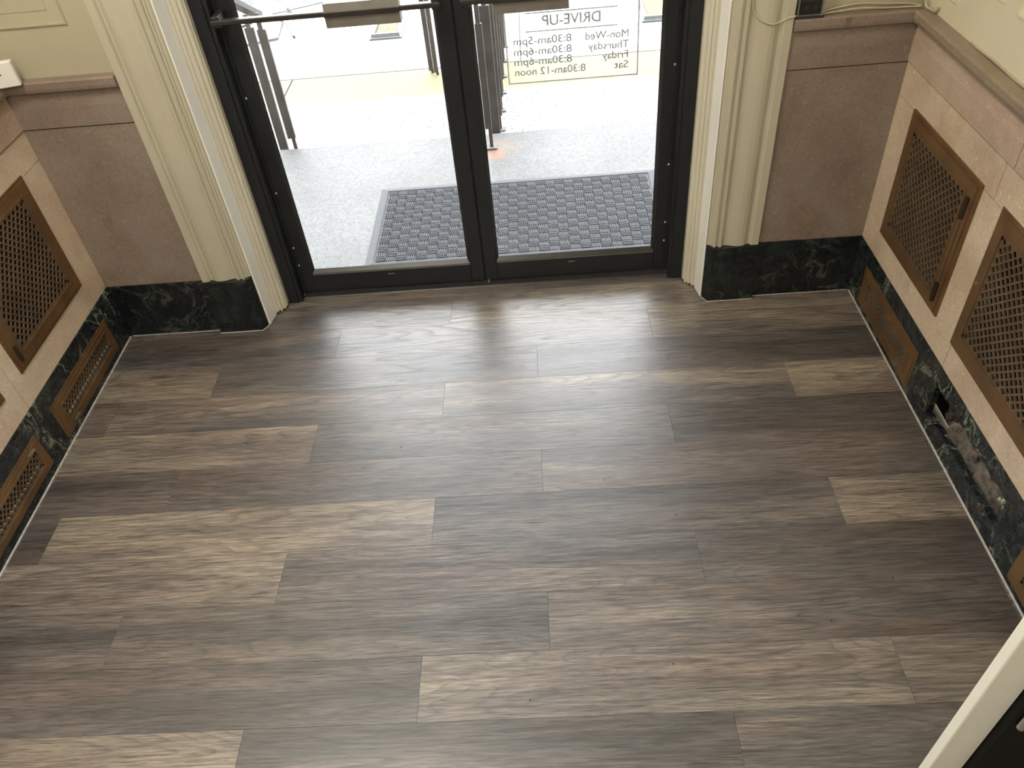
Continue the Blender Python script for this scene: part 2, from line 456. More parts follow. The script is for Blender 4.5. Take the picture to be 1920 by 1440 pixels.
def lattice_bm(fm, u0, u1, v0, v1, P, hole=0.36, t0=0.0, t1=0.007):
    """pierced diamond lattice filling the rectangle exactly"""
    nu = round((u1 - u0) / P); nv = round((v1 - v0) / P)
    pu = (u1 - u0) / nu; pv = (v1 - v0) / nv
    bm = new()
    cache = {}
    def V(u, v, w):
        key = (round(u, 5), round(v, 5), w)
        if key not in cache: cache[key] = bm.verts.new(fm(u, v, w))
        return cache[key]
    cells = [(u0 + (i + .5) * pu, v0 + (j + .5) * pv) for i in range(nu) for j in range(nv)]
    cells += [(u0 + i * pu, v0 + j * pv) for i in range(1, nu) for j in range(1, nv)]
    D = [(1, 0), (0, 1), (-1, 0), (0, -1)]
    for cu, cv in cells:
        o = [(cu + a * pu / 2, cv + b * pv / 2) for a, b in D]
        h = [(cu + a * pu * hole, cv + b * pv * hole) for a, b in D]
        # rounded notch: each hole is an 8-gon pulled in slightly at the upper corner
        for i in range(4):
            j = (i + 1) % 4
            bm.faces.new((V(*o[i], t0), V(*o[j], t0), V(*h[j], t0), V(*h[i], t0)))
            bm.faces.new((V(*h[i], t0), V(*h[j], t0), V(*h[j], t1), V(*h[i], t1)))
    for i in range(nu):
        a, b, c = u0 + i * pu, u0 + (i + .5) * pu, u0 + (i + 1) * pu
        for vv, s_ in ((v0, 1), (v1, -1)):
            if 0 < i: pass
    # half cells along the four sides stay solid
    for i in range(0, nu + 1):
        u = u0 + i * pu
        for vv, s_ in ((v0, 1), (v1, -1)):
            l, r_ = (max(u - pu / 2, u0), min(u + pu / 2, u1))
            pts = [(l, vv), (r_, vv), (u, vv + s_ * pv / 2)]
            bm.faces.new([V(*p, t0) for p in pts])
    for j in range(0, nv + 1):
        v = v0 + j * pv
        for uu, s_ in ((u0, 1), (u1, -1)):
            l, r_ = (max(v - pv / 2, v0), min(v + pv / 2, v1))
            if j in (0, nv): continue
            pts = [(uu, l), (uu, r_), (uu + s_ * pu / 2, v)]
            bm.faces.new([V(*p, t0) for p in pts])
    for cu_, cv_, su, sv in ((u0, v0, 1, 1), (u1, v0, -1, 1), (u0, v1, 1, -1), (u1, v1, -1, -1)):
        pts = [(cu_, cv_), (cu_ + su * pu / 2, cv_ + sv * pv / 2), (cu_, cv_ + sv * pv / 2)]
        try: bm.faces.new([V(*p, t0) for p in pts])
        except ValueError: pass
    return bm

def grille(label, X, s, y0, y1, z0, z1, iy0, iy1, iz0, iz1, P, group, hinges=(), tabs=(), proud=0.006, cutline=False, screws=()):
    fm = side_map(X, s)
    root = empty('bronze_grille', (X, (y0 + y1) / 2, z0))
    tag(root, label, 'vent grille', group)
    def add(name, bm, m): return obj(name, bm, m, root)
    # frame: outer lip, then a raised flat border with an inner step
    bm = new()
    b1 = 0.012
    prism(bm, [rect(y0, y1, z0, z1), rect(y0 + b1, y1 - b1, z0 + b1, z1 - b1)], fm, -proud * 0.55, 0.012)
    prism(bm, [rect(y0 + b1, y1 - b1, z0 + b1, z1 - b1), rect(iy0, iy1, iz0, iz1)], fm, -proud, 0.010)
    add('frame', bm, M['bronze'])
    bm = new(); g = 0.0022
    prism(bm, [rect(iy0 - 0.008, iy1 + 0.008, iz0 - 0.008, iz1 + 0.008), rect(iy0, iy1, iz0, iz1)], fm, -proud - g, -proud)
    add('inner_bead', bm, M['bronze'])
    add('lattice', lattice_bm(fm, iy0, iy1, iz0, iz1, P, t0=-proud + 0.001, t1=-proud + 0.0055), M['bronze_dark'])
    for (hy, h0, h1, wd) in hinges:
        bm = new()
        tube(bm, [fm(hy, h0, -proud - 0.004), fm(hy, h1, -proud - 0.004)], wd, 8)
        h = add('hinge', bm, M['hinge'])
    if cutline:
        bm = new(); prism(bm, [rect(y0 + 0.0295, y0 + 0.0315, z0 + 0.11, z1 - 0.13)], fm, -proud - 0.0006, -proud)
        add('seam', bm, M['dark'])
    for (ty, tz, ly, lz) in tabs:
        bm = new(); prism(bm, [rect(ty, ty + ly, tz, tz + lz)], fm, -proud - 0.010, -proud)
        add('latch', bm, M['latch'])
    for (sy, sz) in screws:
        bm = new(); tube(bm, [fm(sy, sz, -proud - 0.003), fm(sy, sz, -proud)], 0.004, 8)
        add('screw', bm, M['steel'])
    return root

def side_wall(name, X, s, bays_big, base_holes, broken, uj):
    """X: marble face.  Stone face sits 3 mm behind it."""
    SX = X + s * 0.003
    fm = side_map(SX, s)
    # backing and upper plaster wall
    bm = new()
    prism(bm, [rect(YNEAR - 0.12, 2.80, 0.0, TOP)], lambda u, v, w: (X + s * w, u, v), 0.09, 0.24)     # backing
    prism(bm, [rect(YNEAR - 0.12, 2.80, ZC1 - 0.02, TOP)], lambda u, v, w: (X + s * w, u, v), 0.020, 0.0899)
    w = obj(name, bm, M['cream'])
    tag(w, ('right' if s > 0 else 'left') + ' side wall, cream plaster above tan stone wainscot', kind='structure')
    # dark lining of the cavities
    bm = new(); prism(bm, [rect(YNEAR, 2.52, 0.0, ZC1 - 0.03)], lambda u, v, w_: (X + s * w_, u, v), 0.084, 0.0895)
    obj('cavity_lining', bm, M['dark'], w)
    joints = [2.503, 1.83, 1.23, YNEAR]
    g = 0.0012
    for b in range(3):
        ya, yb = joints[b + 1] + g, joints[b] - (0 if b == 0 else g)
        if b == 0: yb = 2.503
        hole = bays_big[b] if b < len(bays_big) else None
        if hole:
            h0, h1, z0, z1 = hole
            bm = new(); prism(bm, [rect(ya, yb, z1 + g, ZR - g)], fm, 0.0, 0.05); obj('stone_panel', bm, M['stone_light'], w)
            # U-shaped stone round the opening
            U = [(ya, ZB), (yb, ZB), (yb, z1 - g), (h1, z1 - g), (h1, z0), (h0, z0), (h0, z1 - g), (ya, z1 - g)]
            if uj:
                ua, ub = (uj + g, yb) if b == 0 else (ya, uj - g)
                U = [(ua, ZB), (ub, ZB), (ub, z1 - g), (h1, z1 - g), (h1, z0), (h0, z0), (h0, z1 - g), (ua, z1 - g)]
            bm = new(); prism(bm, [U], fm, 0.0, 0.05); obj('stone_panel', bm, M['stone_light'], w)
        else:
            bm = new(); prism(bm, [rect(ya, yb, ZB, ZR - g)], fm, 0.0, 0.05); obj('stone_panel', bm, M['stone_light'], w)
        # rail block with a soft swell towards the cap, and the cap itself
        ry = [1.60, 1.60][0]
    for (ya, yb) in ((1.79, 2.503), (YNEAR, 1.79 - 2 * g)):
        bm = new()
        prof = [(0.0, ZR + g), (-0.004, ZR + 0.004), (-0.004, ZR + 0.07), (-0.002, ZR + 0.085), (0.0, ZC0), (0.05, ZC0), (0.05, ZR + g)]
        prism(bm, [prof], lambda a, b_, c, f=s: (SX + f * a, c, b_), ya, yb)
        obj('stone_rail', bm, M['stone'], w)
        bm = new()
        prof = [(-0.012, ZC0 + 0.0005), (-0.024, ZC0 + 0.008), (-0.028, ZC0 + 0.02), (-0.028, ZC1 - 0.006), (-0.022, ZC1), (0.017, ZC1), (0.017, ZC0 + 0.0005)]
        prism(bm, [prof], lambda a, b_, c, f=s: (SX + f * a, c, b_), ya, yb - (0.018 if yb > 2.4 else 0))
        obj('stone_cap', bm, M['stone_cap'], w)
    # marble base with openings
    bm = new()
    bz = 0.0
    holes = [rect(a, b, c, d) for a, b, c, d in base_holes]
    loops_all = holes[:]
    if broken: loops_all.append(broken)
    root = None
    segs = [(1.83, YB - 0.0), (1.23, 1.83 - 0.0016), (YNEAR, 1.23 - 0.0016)]
    side = 'right' if s > 0 else 'left'
    for i, (a, b) in enumerate(segs):
        hs = [l for l in loops_all if a < sum(p[0] for p in l) / len(l) < b]
        bm = new()
        prism(bm, [rect(a, b, 0.002, ZB - 0.0008)] + hs, lambda u, v, w_: (X + s * w_, u, v), 0.0, 0.020)
        if root is None:
            root = obj('baseboard_' + side, bm, M['marble_side'])
            tag(root, side + ' baseboard of dark green streaked marble slabs', kind='structure')
        else:
            obj('marble_slab', bm, M['marble_side'], root)
    # pale caulk line where the marble meets the floor
    bm = new()
    prism(bm, [[(0, 0), (-0.0035, 0), (-0.003, 0.003), (0, 0.006)]], lambda a, b_, c: (X + s * a, c, b_), YNEAR, YB - 0.008)
    obj('caulk_line', bm, M['caulk'], root)
    return w, root

BZ0, BZ1 = 0.343, 0.790
bigR1 = (1.900, 2.356, 0.355, 0.778); bigR2 = (1.305, 1.755, 0.347, 0.778)
bigL1 = (1.900, 2.360, 0.355, 0.778); bigL2 = (1.305, 1.756, 0.355, 0.778)
rr = random.Random(5)
brk = jag(1.300, 1.757, 0.078, 0.183, 16, 0.0045, rr)
brk = [(y, z - 0.018 * max(0, min(1, (y - 1.62) / 0.13)) if z < 0.13 else z) for y, z in brk]
wr, br = side_wall('wall_right', XR, 1, [(bigR1[0], bigR1[1], BZ0 + 0.01, BZ1 - 0.01), (bigR2[0], bigR2[1], BZ0 + 0.01, BZ1 - 0.01)],
                   [(1.915, 2.380, 0.040, 0.166), (0.730, 1.160, 0.040, 0.166)], brk, 1.770)
wl, bl = side_wall('wall_left', XL, -1, [(bigL1[0], bigL1[1], BZ0 + 0.01, BZ1 - 0.01), (bigL2[0], bigL2[1], BZ0 + 0.01, BZ1 - 0.01)],
                   [(1.910, 2.375, 0.045, 0.160), (1.312, 1.765, 0.050, 0.160)], None, None)

gb = 'large bronze wall grilles'; gs = 'small bronze baseboard grilles'
grille('large bronze wall grille with two dark hinges, on the right wall nearest the door', XR + 0.003, 1, 1.886, 2.368, 0.345, 0.790,
       1.946, 2.316, 0.399, 0.741, 0.0285, gb, hinges=((1.917, 0.672, 0.738, 0.007), (1.917, 0.386, 0.450, 0.007)), cutline=True, proud=0.012)
grille('large bronze wall grille on the right wall, second from the door, above the broken marble', XR + 0.003, 1, 1.292, 1.775, 0.336, 0.792,
       1.360, 1.730, 0.395, 0.737, 0.0285, gb, screws=((1.755, 0.565),), proud=0.006)
grille('large bronze wall grille on the left wall nearest the door', XL - 0.003, -1, 1.886, 2.374, 0.345, 0.792,
       1.946, 2.316, 0.398, 0.740, 0.0285, gb, hinges=((1.915, 0.378, 0.436, 0.006),), proud=0.007)
grille('large bronze wall grille on the left wall, only its corner showing at the left edge', XL - 0.003, -1, 1.292, 1.768, 0.345, 0.792,
       1.352, 1.722, 0.398, 0.740, 0.0285, gb, proud=0.007)
grille('small bronze grille in the left marble base, the one nearest the door', XL, -1, 1.897, 2.388, 0.031, 0.174,
       1.950, 2.345, 0.067, 0.137, 0.0233, gs, tabs=((1.964, 0.052, 0.034, 0.006),), proud=0.005)
grille('small bronze grille in the left marble base, farther from the door, at the left edge', XL, -1, 1.298, 1.778, 0.038, 0.174,
       1.345, 1.735, 0.070, 0.139, 0.0233, gs, tabs=((1.700, 0.148, 0.034, 0.006),), proud=0.005)
grille('small bronze grille in the right marble base beside the corner by the door', XR, 1, 1.900, 2.394, 0.027, 0.180,
       1.952, 2.332, 0.070, 0.139, 0.0233, gs, tabs=((1.985, 0.050, 0.030, 0.006),), proud=0.005)
grille('small bronze grille in the right marble base at the right edge past the broken hole', XR, 1, 0.724, 1.176, 0.027, 0.178,
       0.765, 1.125, 0.070, 0.139, 0.0233, gs, proud=0.005)

# rubble seen in the broken opening of the right base
bm = new(); nu, nv = 70, 18; g = []
for i in range(nu + 1):
    rowv = []
    for j in range(nv + 1):
        y = 1.285 + 0.49 * i / nu; z = 0.03 + 0.165 * j / nv
        dd = 0.012 + 0.058 * (j / nv) ** 0.8 + 0.020 * noise.noise(Vector((y * 22, z * 22, 1))) + 0.010 * noise.noise(Vector((y * 70, z * 70, 4)))
        if y > 1.66: dd += 0.06 * min(1, (y - 1.66) / 0.06)
        dd = min(max(dd, 0.004), 0.082)
        rowv.append(bm.verts.new((XR + dd, y, z)))
    g.append(rowv)
for i in range(nu):
    for j in range(nv):
        bm.faces.new((g[i][j], g[i + 1][j], g[i + 1][j + 1], g[i][j + 1]))
o = obj('crumbled_mortar', bm, M['rubble'], br, smooth=True); tag(o, 'crumbled brown mortar inside the broken opening', kind='stuff')
for (y, z, r_) in ((1.690, 0.098, 0.010), (1.66, 0.12, 0.008), (1.675, 0.125, 0.008), (1.350, 0.118, 0.007), (1.365, 0.108, 0.006), (1.335, 0.108, 0.006), (1.52, 0.105, 0.010)):
    bm = new(); bmesh.ops.create_icosphere(bm, subdivisions=2, radius=r_, matrix=Matrix.Translation((XR + 0.038, y, z)))
    for v in bm.verts:
        v.co += Vector((rr.uniform(-1, 1), rr.uniform(-1, 1), rr.uniform(-1, 1))) * r_ * 0.22
    obj('mortar_lump', bm, M['rust'] if y > 1.65 else M['caulk'] if y < 1.4 else M['rubble'], br)

# ------------------------------------------------------------------ back wall with the door opening
OPL, OPR = -1.135, 0.618       # opening between casings
YS = 2.503                     # stone face
bm = new()
prism(bm, [[(XL - 0.01, 0), (OPL - 0.01, 0), (OPL - 0.01, 3.24), (OPR + 0.01, 3.24), (OPR + 0.01, 0), (XR + 0.01, 0), (XR + 0.01, ZC1 - 0.02), (XR + 0.0, TOP), (XL - 0.0, TOP), (XL - 0.01, ZC1 - 0.02)]],
      lambda u, v, w: (u, w, v), 2.553, 2.80)
prism(bm, [[(XL - 0.019, ZC1 - 0.02), (-1.25, ZC1 - 0.02), (-1.25, 3.28), (0.73, 3.28), (0.73, ZC1 - 0.02), (XR + 0.019, ZC1 - 0.02), (XR + 0.019, TOP), (XL - 0.019, TOP)]],
      lambda u, v, w: (u, w, v), 2.520, 2.5529)
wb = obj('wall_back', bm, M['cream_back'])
tag(wb, 'wall around the glass doors, cream plaster above rosy tan stone', kind='structure')
for (a, b) in ((XL - 0.003, -1.30), (0.785, XR + 0.003)):
    box('stone_panel', M['stone_back'], wb, a, b, YS, 2.553, ZB, ZR - 0.001)
    bm = new()
    prof = [(YS, ZR + 0.001), (YS - 0.004, ZR + 0.004), (YS - 0.004, ZR + 0.07), (YS, ZC0), (2.553, ZC0), (2.553, ZR + 0.001)]
    a2, b2 = (a + 0.0035, b) if a < 0 else (a, b - 0.0035)
    prism(bm, [prof], lambda p, q, c: (c, p, q), a2, b2); obj('stone_rail', bm, M['stone_back'], wb)
    prof = [(2.494, ZC0 + 0.0005), (2.484, ZC0 + 0.008), (2.482, ZC0 + 0.018), (2.482, ZC1 - 0.005), (2.487, ZC1), (2.519, ZC1), (2.519, ZC0 + 0.0005)]
    prism(bm := new(), [prof], lambda p, q, c: (c, p, q), a if a < 0 else 0.806, b if b > 0 else -1.323); obj('stone_cap', bm, M['stone_back'], wb)
box('tape_patch', M['tape'], wb, 0.957, 0.974, 2.4805, 2.4817, ZC0 + 0.012, ZC1 - 0.004)

# raised panel mouldings on the plaster
def moulding(parent, fm, u0, u1, v0, v1, wd=0.009, inner=True):
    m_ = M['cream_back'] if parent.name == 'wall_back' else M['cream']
    bm = new()
    prism(bm, [rect(u0, u1, v0, v1), rect(u0 + wd, u1 - wd, v0 + wd, v1 - wd)], fm, -0.004, 0.0)
    prism(bm, [rect(u0 + 0.0025, u1 - 0.0025, v0 + 0.0025, v1 - 0.0025), rect(u0 + wd - 0.0025, u1 - wd + 0.0025, v0 + wd - 0.0025, v1 - wd + 0.0025)], fm, -0.006, -0.004)
    if inner:
        d = 0.045
        prism(bm, [rect(u0 + d, u1 - d, v0 + d, v1 - d)], fm, -0.0016, 0.0)
    obj('panel_moulding', bm, m_, parent)
fb = lambda u, v, w: (u, 2.520 + w, v)
moulding(wb, fb, -1.665, -1.412, 1.200, 2.9)
moulding(wb, fb, 0.905, 1.140, 1.200, 2.9)
fR = lambda u, v, w: (XR + 0.020 + w, u, v)
moulding(wr, fR, 1.20, 2.035, 1.175, 2.9)
moulding(wr, fR, 2.335, 2.47, 1.105, 2.9, inner=False)
moulding(wr, fR, 2.10, 2.14, 1.180, 2.9, wd=0.008, inner=False)
fL = lambda u, v, w: (XL - 0.020 - w, u, v)
moulding(wl, fL, 1.20, 2.035, 1.175, 2.9)

# marble base of the back wall + plinth blocks
bb = box('baseboard_back', M['marble'], None, -1.315, XL, YB, 2.553, 0.002, ZB - 0.0008)
tag(bb, 'dark green marble base on either side of the door casings', kind='structure')
box('marble_slab', M['marble'], bb, 0.80, XR, YB, 2.553, 0.002, ZB - 0.0008)
for (a, b, c) in ((0.633, 0.806, 0.617), (2 * CX - 0.633, 2 * CX - 0.806, 2 * CX - 0.617)):
    bm = new()
    prism(bm, [[(a, 2.478), (b, 2.478), (b, 2.553), (c, 2.553), (c, 2.506)]], lambda u, v, w: (u, v, w), 0.002, ZB - 0.001)
    bmesh.ops.bevel(bm, geom=[e for e in bm.edges if abs(e.verts[0].co.z - e.verts[1].co.z) < 1e-5 and e.verts[0].co.z > 0.2 and max(v.co.y for v in e.verts) < 2.51], offset=0.002, segments=1, affect='EDGES')
    obj('plinth_block', bm, M['marble'], bb)
    s_ = 1 if a > 0 else -1
    bm = new()
    pts = [(b, 2.476), (a, 2.476), (c - 0.001 * s_, 2.505), (c - 0.001 * s_, 2.54)]
    tube(bm, [(p[0], p[1], 0.001) for p in pts], 0.0022, 5)
    obj('caulk_line', bm, M['caulk'], bb)
bm = new(); tube(bm, [(-1.70, YB - 0.002, 0.001), (-1.33, YB - 0.002, 0.001)], 0.0018, 5); obj('caulk_line', bm, M['caulk'], bb)
bm = new(); tube(bm, [(0.81, YB - 0.002, 0.001), (1.18, YB - 0.002, 0.001)], 0.0018, 5); obj('caulk_line', bm, M['caulk'], bb)
bm = new(); prism(bm, [[(XR, 2.49), (XR, 2.55), (1.10, 2.55)]], lambda u, v, w: (u, v, w), 0, 0.0001); bm.free()

# ------------------------------------------------------------------ cream casings (trim_1 left, trim_2 right, trim_3 head)
prof_case = [(0.804, 2.553), (0.804, 2.492), (0.801, 2.489), (0.776, 2.489), (0.773, 2.492), (0.770, 2.499), (0.764, 2.500),
             (0.758, 2.496), (0.748, 2.490), (0.735, 2.4875), (0.720, 2.488), (0.705, 2.492), (0.690, 2.497), (0.678, 2.499), (0.670, 2.499),
             (0.668, 2.492), (0.664, 2.488), (0.658, 2.488), (0.655, 2.492), (0.653, 2.497), (0.649, 2.497), (0.646, 2.491), (0.640, 2.489), (0.636, 2.492),
             (0.634, 2.500), (0.629, 2.502), (0.627, 2.507), (0.621, 2.508), (0.617, 2.512), (0.6175, 2.553)]
prof_jamb = [(0.6155, 2.576), (0.599, 2.576), (0.5955, 2.582), (0.590, 2.580), (0.5865, 2.5845), (0.588, 2.590),
             (0.583, 2.593), (0.579, 2.5895), (0.574, 2.594), (0.576, 2.601), (0.573, 2.607), (0.567, 2.606), (0.563, 2.612),
             (0.565, 2.620), (0.560, 2.626), (0.560, 2.650), (0.6155, 2.650)]
for nm, sgn in (('trim_1', -1), ('trim_2', 1)):
    mp = (lambda x: x) if sgn > 0 else (lambda x: 2 * CX - x)
    bm = new(); prism(bm, [[(mp(x), y) for x, y in prof_case]], lambda u, v, w: (u, v, w), ZB, 3.22)
    t = obj(nm, bm, M['casing'])
    tag(t, 'cream moulded casing on the %s of the doors, standing on a marble plinth' % ('left' if sgn < 0 else 'right'), kind='structure')
    bm = new(); prism(bm, [[(mp(x), y) for x, y in prof_jamb]], lambda u, v, w: (u, v, w), 0.003, 3.22)
    o = obj('fluted_jamb', bm, M['jamb'], t)
    bm = new(); prism(bm, [[(mp(x), y) for x, y in [(0.6155, 2.512), (0.612, 2.509), (0.6085, 2.511), (0.598, 2.575), (0.6155, 2.575)]]], lambda u, v, w: (u, v, w), 0.003, 3.22)
    obj('reveal_strip', bm, M['strip'], t)
    # ragged paint at the foot
    bm = new()
    for k_ in range(9):
        u = k_ / 8; x = 0.600 - 0.038 * u + rr.uniform(-0.002, 0.002); y = 2.578 + 0.045 * u
        bmesh.ops.create_icosphere(bm, subdivisions=1, radius=rr.uniform(0.003, 0.006), matrix=Matrix.Translation((mp(x), y - 0.002, 0.003)))
    obj('flaked_paint', bm, M['rust'], t)
head = box('trim_3', M['casing'], None, 2 * CX - 0.804, 0.804, 2.489, 2.5525, 3.222, 3.36, bev=0.01)
tag(head, 'cream head casing over the doors', kind='structure')

# ------------------------------------------------------------------ black frame and doors
fr = empty('trim_4', (CX, 2.70, 0)); tag(fr, 'black metal door frame around the pair of glass doors', kind='structure')
for sgn in (1, -1):
    mp = (lambda x: x) if sgn > 0 else (lambda x: 2 * CX - x)
    P1 = [(0.606, 2.652), (0.519, 2.646), (0.516, 2.649), (0.516, 2.655), (0.512, 2.656), (0.512, 2.652), (0.502, 2.652), (0.502, 2.690), (0.510, 2.690), (0.510, 2.790), (0.606, 2.790)]
    bm = new(); prism(bm, [[(mp(x), y) for x, y in P1]], lambda u, v, w: (u, v, w), 0.001, 3.235)
    obj('frame_jamb', bm, M['black'], fr)
box('frame_head', M['black'], fr, 2 * CX - 0.606, 0.606, 2.646, 2.79, 2.145, 2.30)
box('frame_head', M['black'], fr, 2 * CX - 0.606, 0.606, 2.646, 2.79, 3.17, 3.235)
box('added_transom_mullion', M['black'], fr, CX - 0.03, CX + 0.03, 2.66, 2.78, 2.30, 3.17)  # unseen transom, added to let more daylight onto the side walls
for a_, b_ in ((2 * CX - 0.51, CX - 0.03), (CX + 0.03, 0.51)):
    box('added_transom_pane', M['glass'], fr, a_, b_, 2.720, 2.726, 2.30, 3.17)
bm = new()
prism(bm, [[(2.675, 0.0), (2.685, 0.007), (2.735, 0.010), (2.79, 0.007), (2.80, -0.02), (2.675, -0.004)]], lambda a, b, c: (c, a, b), 2 * CX - 0.500, 0.500)
obj('threshold', bm, M['stop'], fr)
for k_ in range(4):
    box('threshold_rib', M['bar'], fr, 2 * CX - 0.498, 0.498, 2.680 + k_ * 0.006, 2.683 + k_ * 0.006, 0.004, 0.0085)

YF, YK = 2.700, 2.745            # door faces
def door(name, label, xh, xg1, xg0, xm, sgn):
    """xh hinge edge, xg1 glass edge on hinge side, xg0 glass edge at meeting side, xm meeting edge"""
    d = empty(name, (xh, YF, 0)); tag(d, label, kind='structure')
    def add(n, bm, m): return obj(n, bm, m, d)
    e = 0.0025
    lo, hi = min(xh, xg1), max(xh, xg1)
    bm = new(); bx(bm, lo, hi, YF, YK, 0.014, 2.135, bev=e); add('hinge_stile', bm, M['black'])
    lo, hi = min(xm, xg0), max(xm, xg0)
    bm = new(); bx(bm, lo, hi, YF, YK, 0.014, 2.135, bev=e); add('meeting_stile', bm, M['black'])
    lo, hi = min(xg1, xg0), max(xg1, xg0)
    bm = new(); bx(bm, lo - 0.001, hi + 0.001, YF, YK, 0.014, 0.100, bev=0.002); add('bottom_rail', bm, M['black'])
    bm = new(); bx(bm, lo - 0.001, hi + 0.001, YF, YK, 2.03, 2.135, bev=0.002); add('top_rail', bm, M['black'])
    # sloping glazing stops
    bm = new()
    prism(bm, [[(YF + 0.002, 0.100), (YF + 0.0035, 0.103), (YF + 0.018, 0.117), (YF + 0.0195, 0.100)]], lambda a, b, c: (c, a, b), lo, hi)
    prism(bm, [[(YF + 0.003, 2.03), (YF + 0.018, 2.015), (YF + 0.0195, 2.03)]], lambda a, b, c: (c, a, b), lo, hi)
    for x, q in ((lo, 1), (hi, -1)):
        prism(bm, [[(x, YF + 0.003), (x + q * 0.010, YF + 0.018), (x, YF + 0.0195)]], lambda a, b, c: (a, b, c), 0.100, 2.03)
    add('glazing_stop', bm, M['stop'])
    bm = new(); bx(bm, lo, hi, YF + 0.0195, YF + 0.0255, 0.100, 2.03); g_ = add('glass_pane', bm, M['glass'])
    bm = new(); bx(bm, lo + 0.004, hi - 0.004, YF + 0.0008, YF + 0.0022, 0.0985, 0.1003); add('edge_highlight', bm, M['plate'])  # pale strip painting the highlight along the stop's lower edge
    # continuous hinge strip and its screws
    q = 1 if xh > xg1 else -1
    bm = new(); bx(bm, min(xh - q * 0.014, xh - q * 0.002), max(xh - q * 0.014, xh - q * 0.002), YF - 0.007, YF + 0.001, 0.012, 2.13, bev=0.002); add('hinge_strip', bm, M['black'])
    for z in (0.151, 0.236, 0.484, 0.856, 1.23, 1.6, 1.95):
        bm = new(); bmesh.ops.create_uvsphere(bm, u_segments=10, v_segments=6, radius=0.0050, matrix=Matrix.Translation((xh - q * 0.017, YF - 0.0010, z)) @ Matrix.Diagonal((1, 0.6, 1, 1)))
        add('screw', bm, M['steel'])
    # push bar
    bm = new(); bx(bm, min(xh - q * 0.010, xm + q * 0.028), max(xh - q * 0.010, xm + q * 0.028), 2.612, 2.636, 1.128, 1.144, bev=0.003)
    add('push_bar', bm, M['bar'])
    for xx in (xh - q * 0.025, xm + q * 0.045):
        bm = new(); bx(bm, xx - 0.012, xx + 0.012, 2.622, YF, 1.118, 1.154, bev=0.003); add('bar_bracket', bm, M['bar'])
    pc = CX + q * 0.267
    pl = new(); prism(pl, [[(2.612, 1.094), (2.612, 1.128), (2.606, 1.130), (2.606, 1.142), (2.612, 1.144), (2.618, 1.166), (2.655, 1.166), (2.655, 1.094)]], lambda a, b, c: (c, a, b), pc - 0.120, pc + 0.120)
    add('push_plate', pl, M['plate'])
    bm = new(); bx(bm, pc - 0.1205, pc + 0.1205, 2.6035, 2.6065, 1.1285, 1.1435, bev=0.001); add('plate_groove', bm, M['bar'])
    # tiny illegible maker's plate on the bottom rail
    mx = {1: 0.115, -1: -0.634}[q]
    bm = new(); bx(bm, mx - 0.014, mx + 0.014, YF - 0.0008, YF + 0.001, 0.078, 0.0835); add('maker_plate', bm, M['plate'])
    bm = new(); tube(bm, [(xm + q * 0.012, YF - 0.006, 0.004), (xm + q * 0.012, YF - 0.006, 0.020)], 0.005, 8)
    if q > 0: add('floor_pivot', bm, M['steel'])
    else: bm.free()
    return d
d1 = door('door_1', 'left black framed glass door leaf with push bar', 2 * CX - 0.506, -0.962, -0.303, -0.2475, -1)
d2 = door('door_2', 'right black framed glass door leaf with opening hours lettered on its glass', 0.506, 0.449, -0.193, -0.2435, 1)

bx(bm := new(), CX + 0.004, CX + 0.0155, YF + 0.010, YF + 0.040, 0.014, 2.13); obj('astragal', bm, M['black'], d1)
bx(bm := new(), CX + 0.0080, CX + 0.0155, YF + 0.0405, YF + 0.055, 0.014, 2.13); obj('weather_strip', bm, M['black'], d1)
# lettering, read from outside, so mirrored from here
YT = 2.7275
def text(s, x_start, zb, size, x_end=None):
    cu = bpy.data.curves.new('lettering', 'FONT'); cu.body = s; cu.size = size; cu.extrude = 0; cu.offset = 0
    t = bpy.data.objects.new('tmp', cu); COL.objects.link(t)
    dg = bpy.context.evaluated_depsgraph_get()
    me = bpy.data.meshes.new_from_object(t.evaluated_get(dg))
    bpy.data.objects.remove(t)
    w = max(v.co.x for v in me.vertices)
    bb_ = bmesh.new(); bb_.from_mesh(me)
    for i_, (dx, dy) in enumerate(((0.030, 0), (0.015, 0.014), (0.015, -0.014))):
        b2_ = bmesh.new(); b2_.from_mesh(me); bmesh.ops.translate(b2_, verts=b2_.verts, vec=(dx * size, dy * size, 0.00012 * (i_ + 1)))
        m2_ = bpy.data.meshes.new('t'); b2_.to_mesh(m2_); b2_.free(); bb_.from_mesh(m2_); bpy.data.meshes.remove(m2_)
    bb_.to_mesh(me); bb_.free()
    sx = 1.0 if x_end is None else abs(x_end - x_start) / w
    for v in me.vertices:
        x, y, z = v.co
        v.co = (x_start - x * sx, YT + z, zb + y)
    me.name = 'lettering'; me.materials.clear(); me.materials.append(M['decal'])
    o = bpy.data.objects.new('lettering', me); COL.objects.link(o); o.parent = d2; o.location = -d2.location
    return o
text('DRIVE-UP', 0.241, 1.009, 0.048, 0.044)
for s_, xs, z, xe in (('Mon-Wed', 0.334, 0.952, 0.187), ('Thursday', 0.334, 0.917, 0.196), ('Friday', 0.334, 0.883, 0.244), ('Sat', 0.334, 0.848, 0.285),
                      ('8:30am-5pm', 0.141, 0.952, -0.056), ('8:30am-6pm', 0.141, 0.917, -0.057), ('8:30am-6pm', 0.141, 0.883, -0.058), ('8:30am-12 noon', 0.187, 0.848, -0.058)):
    text(s_, xs, z, 0.036, xe)
bm = new()
X0, X1, Z0, Z1 = -0.084, 0.366, 0.820, 1.42
prism(bm, [rect(X0, X1, Z0, Z1), rect(X0 + 0.0045, X1 - 0.0045, Z0 + 0.0045, Z1 - 0.0045)], lambda u, v, w: (u, w, v), YT - 0.0002, YT + 0.0002)
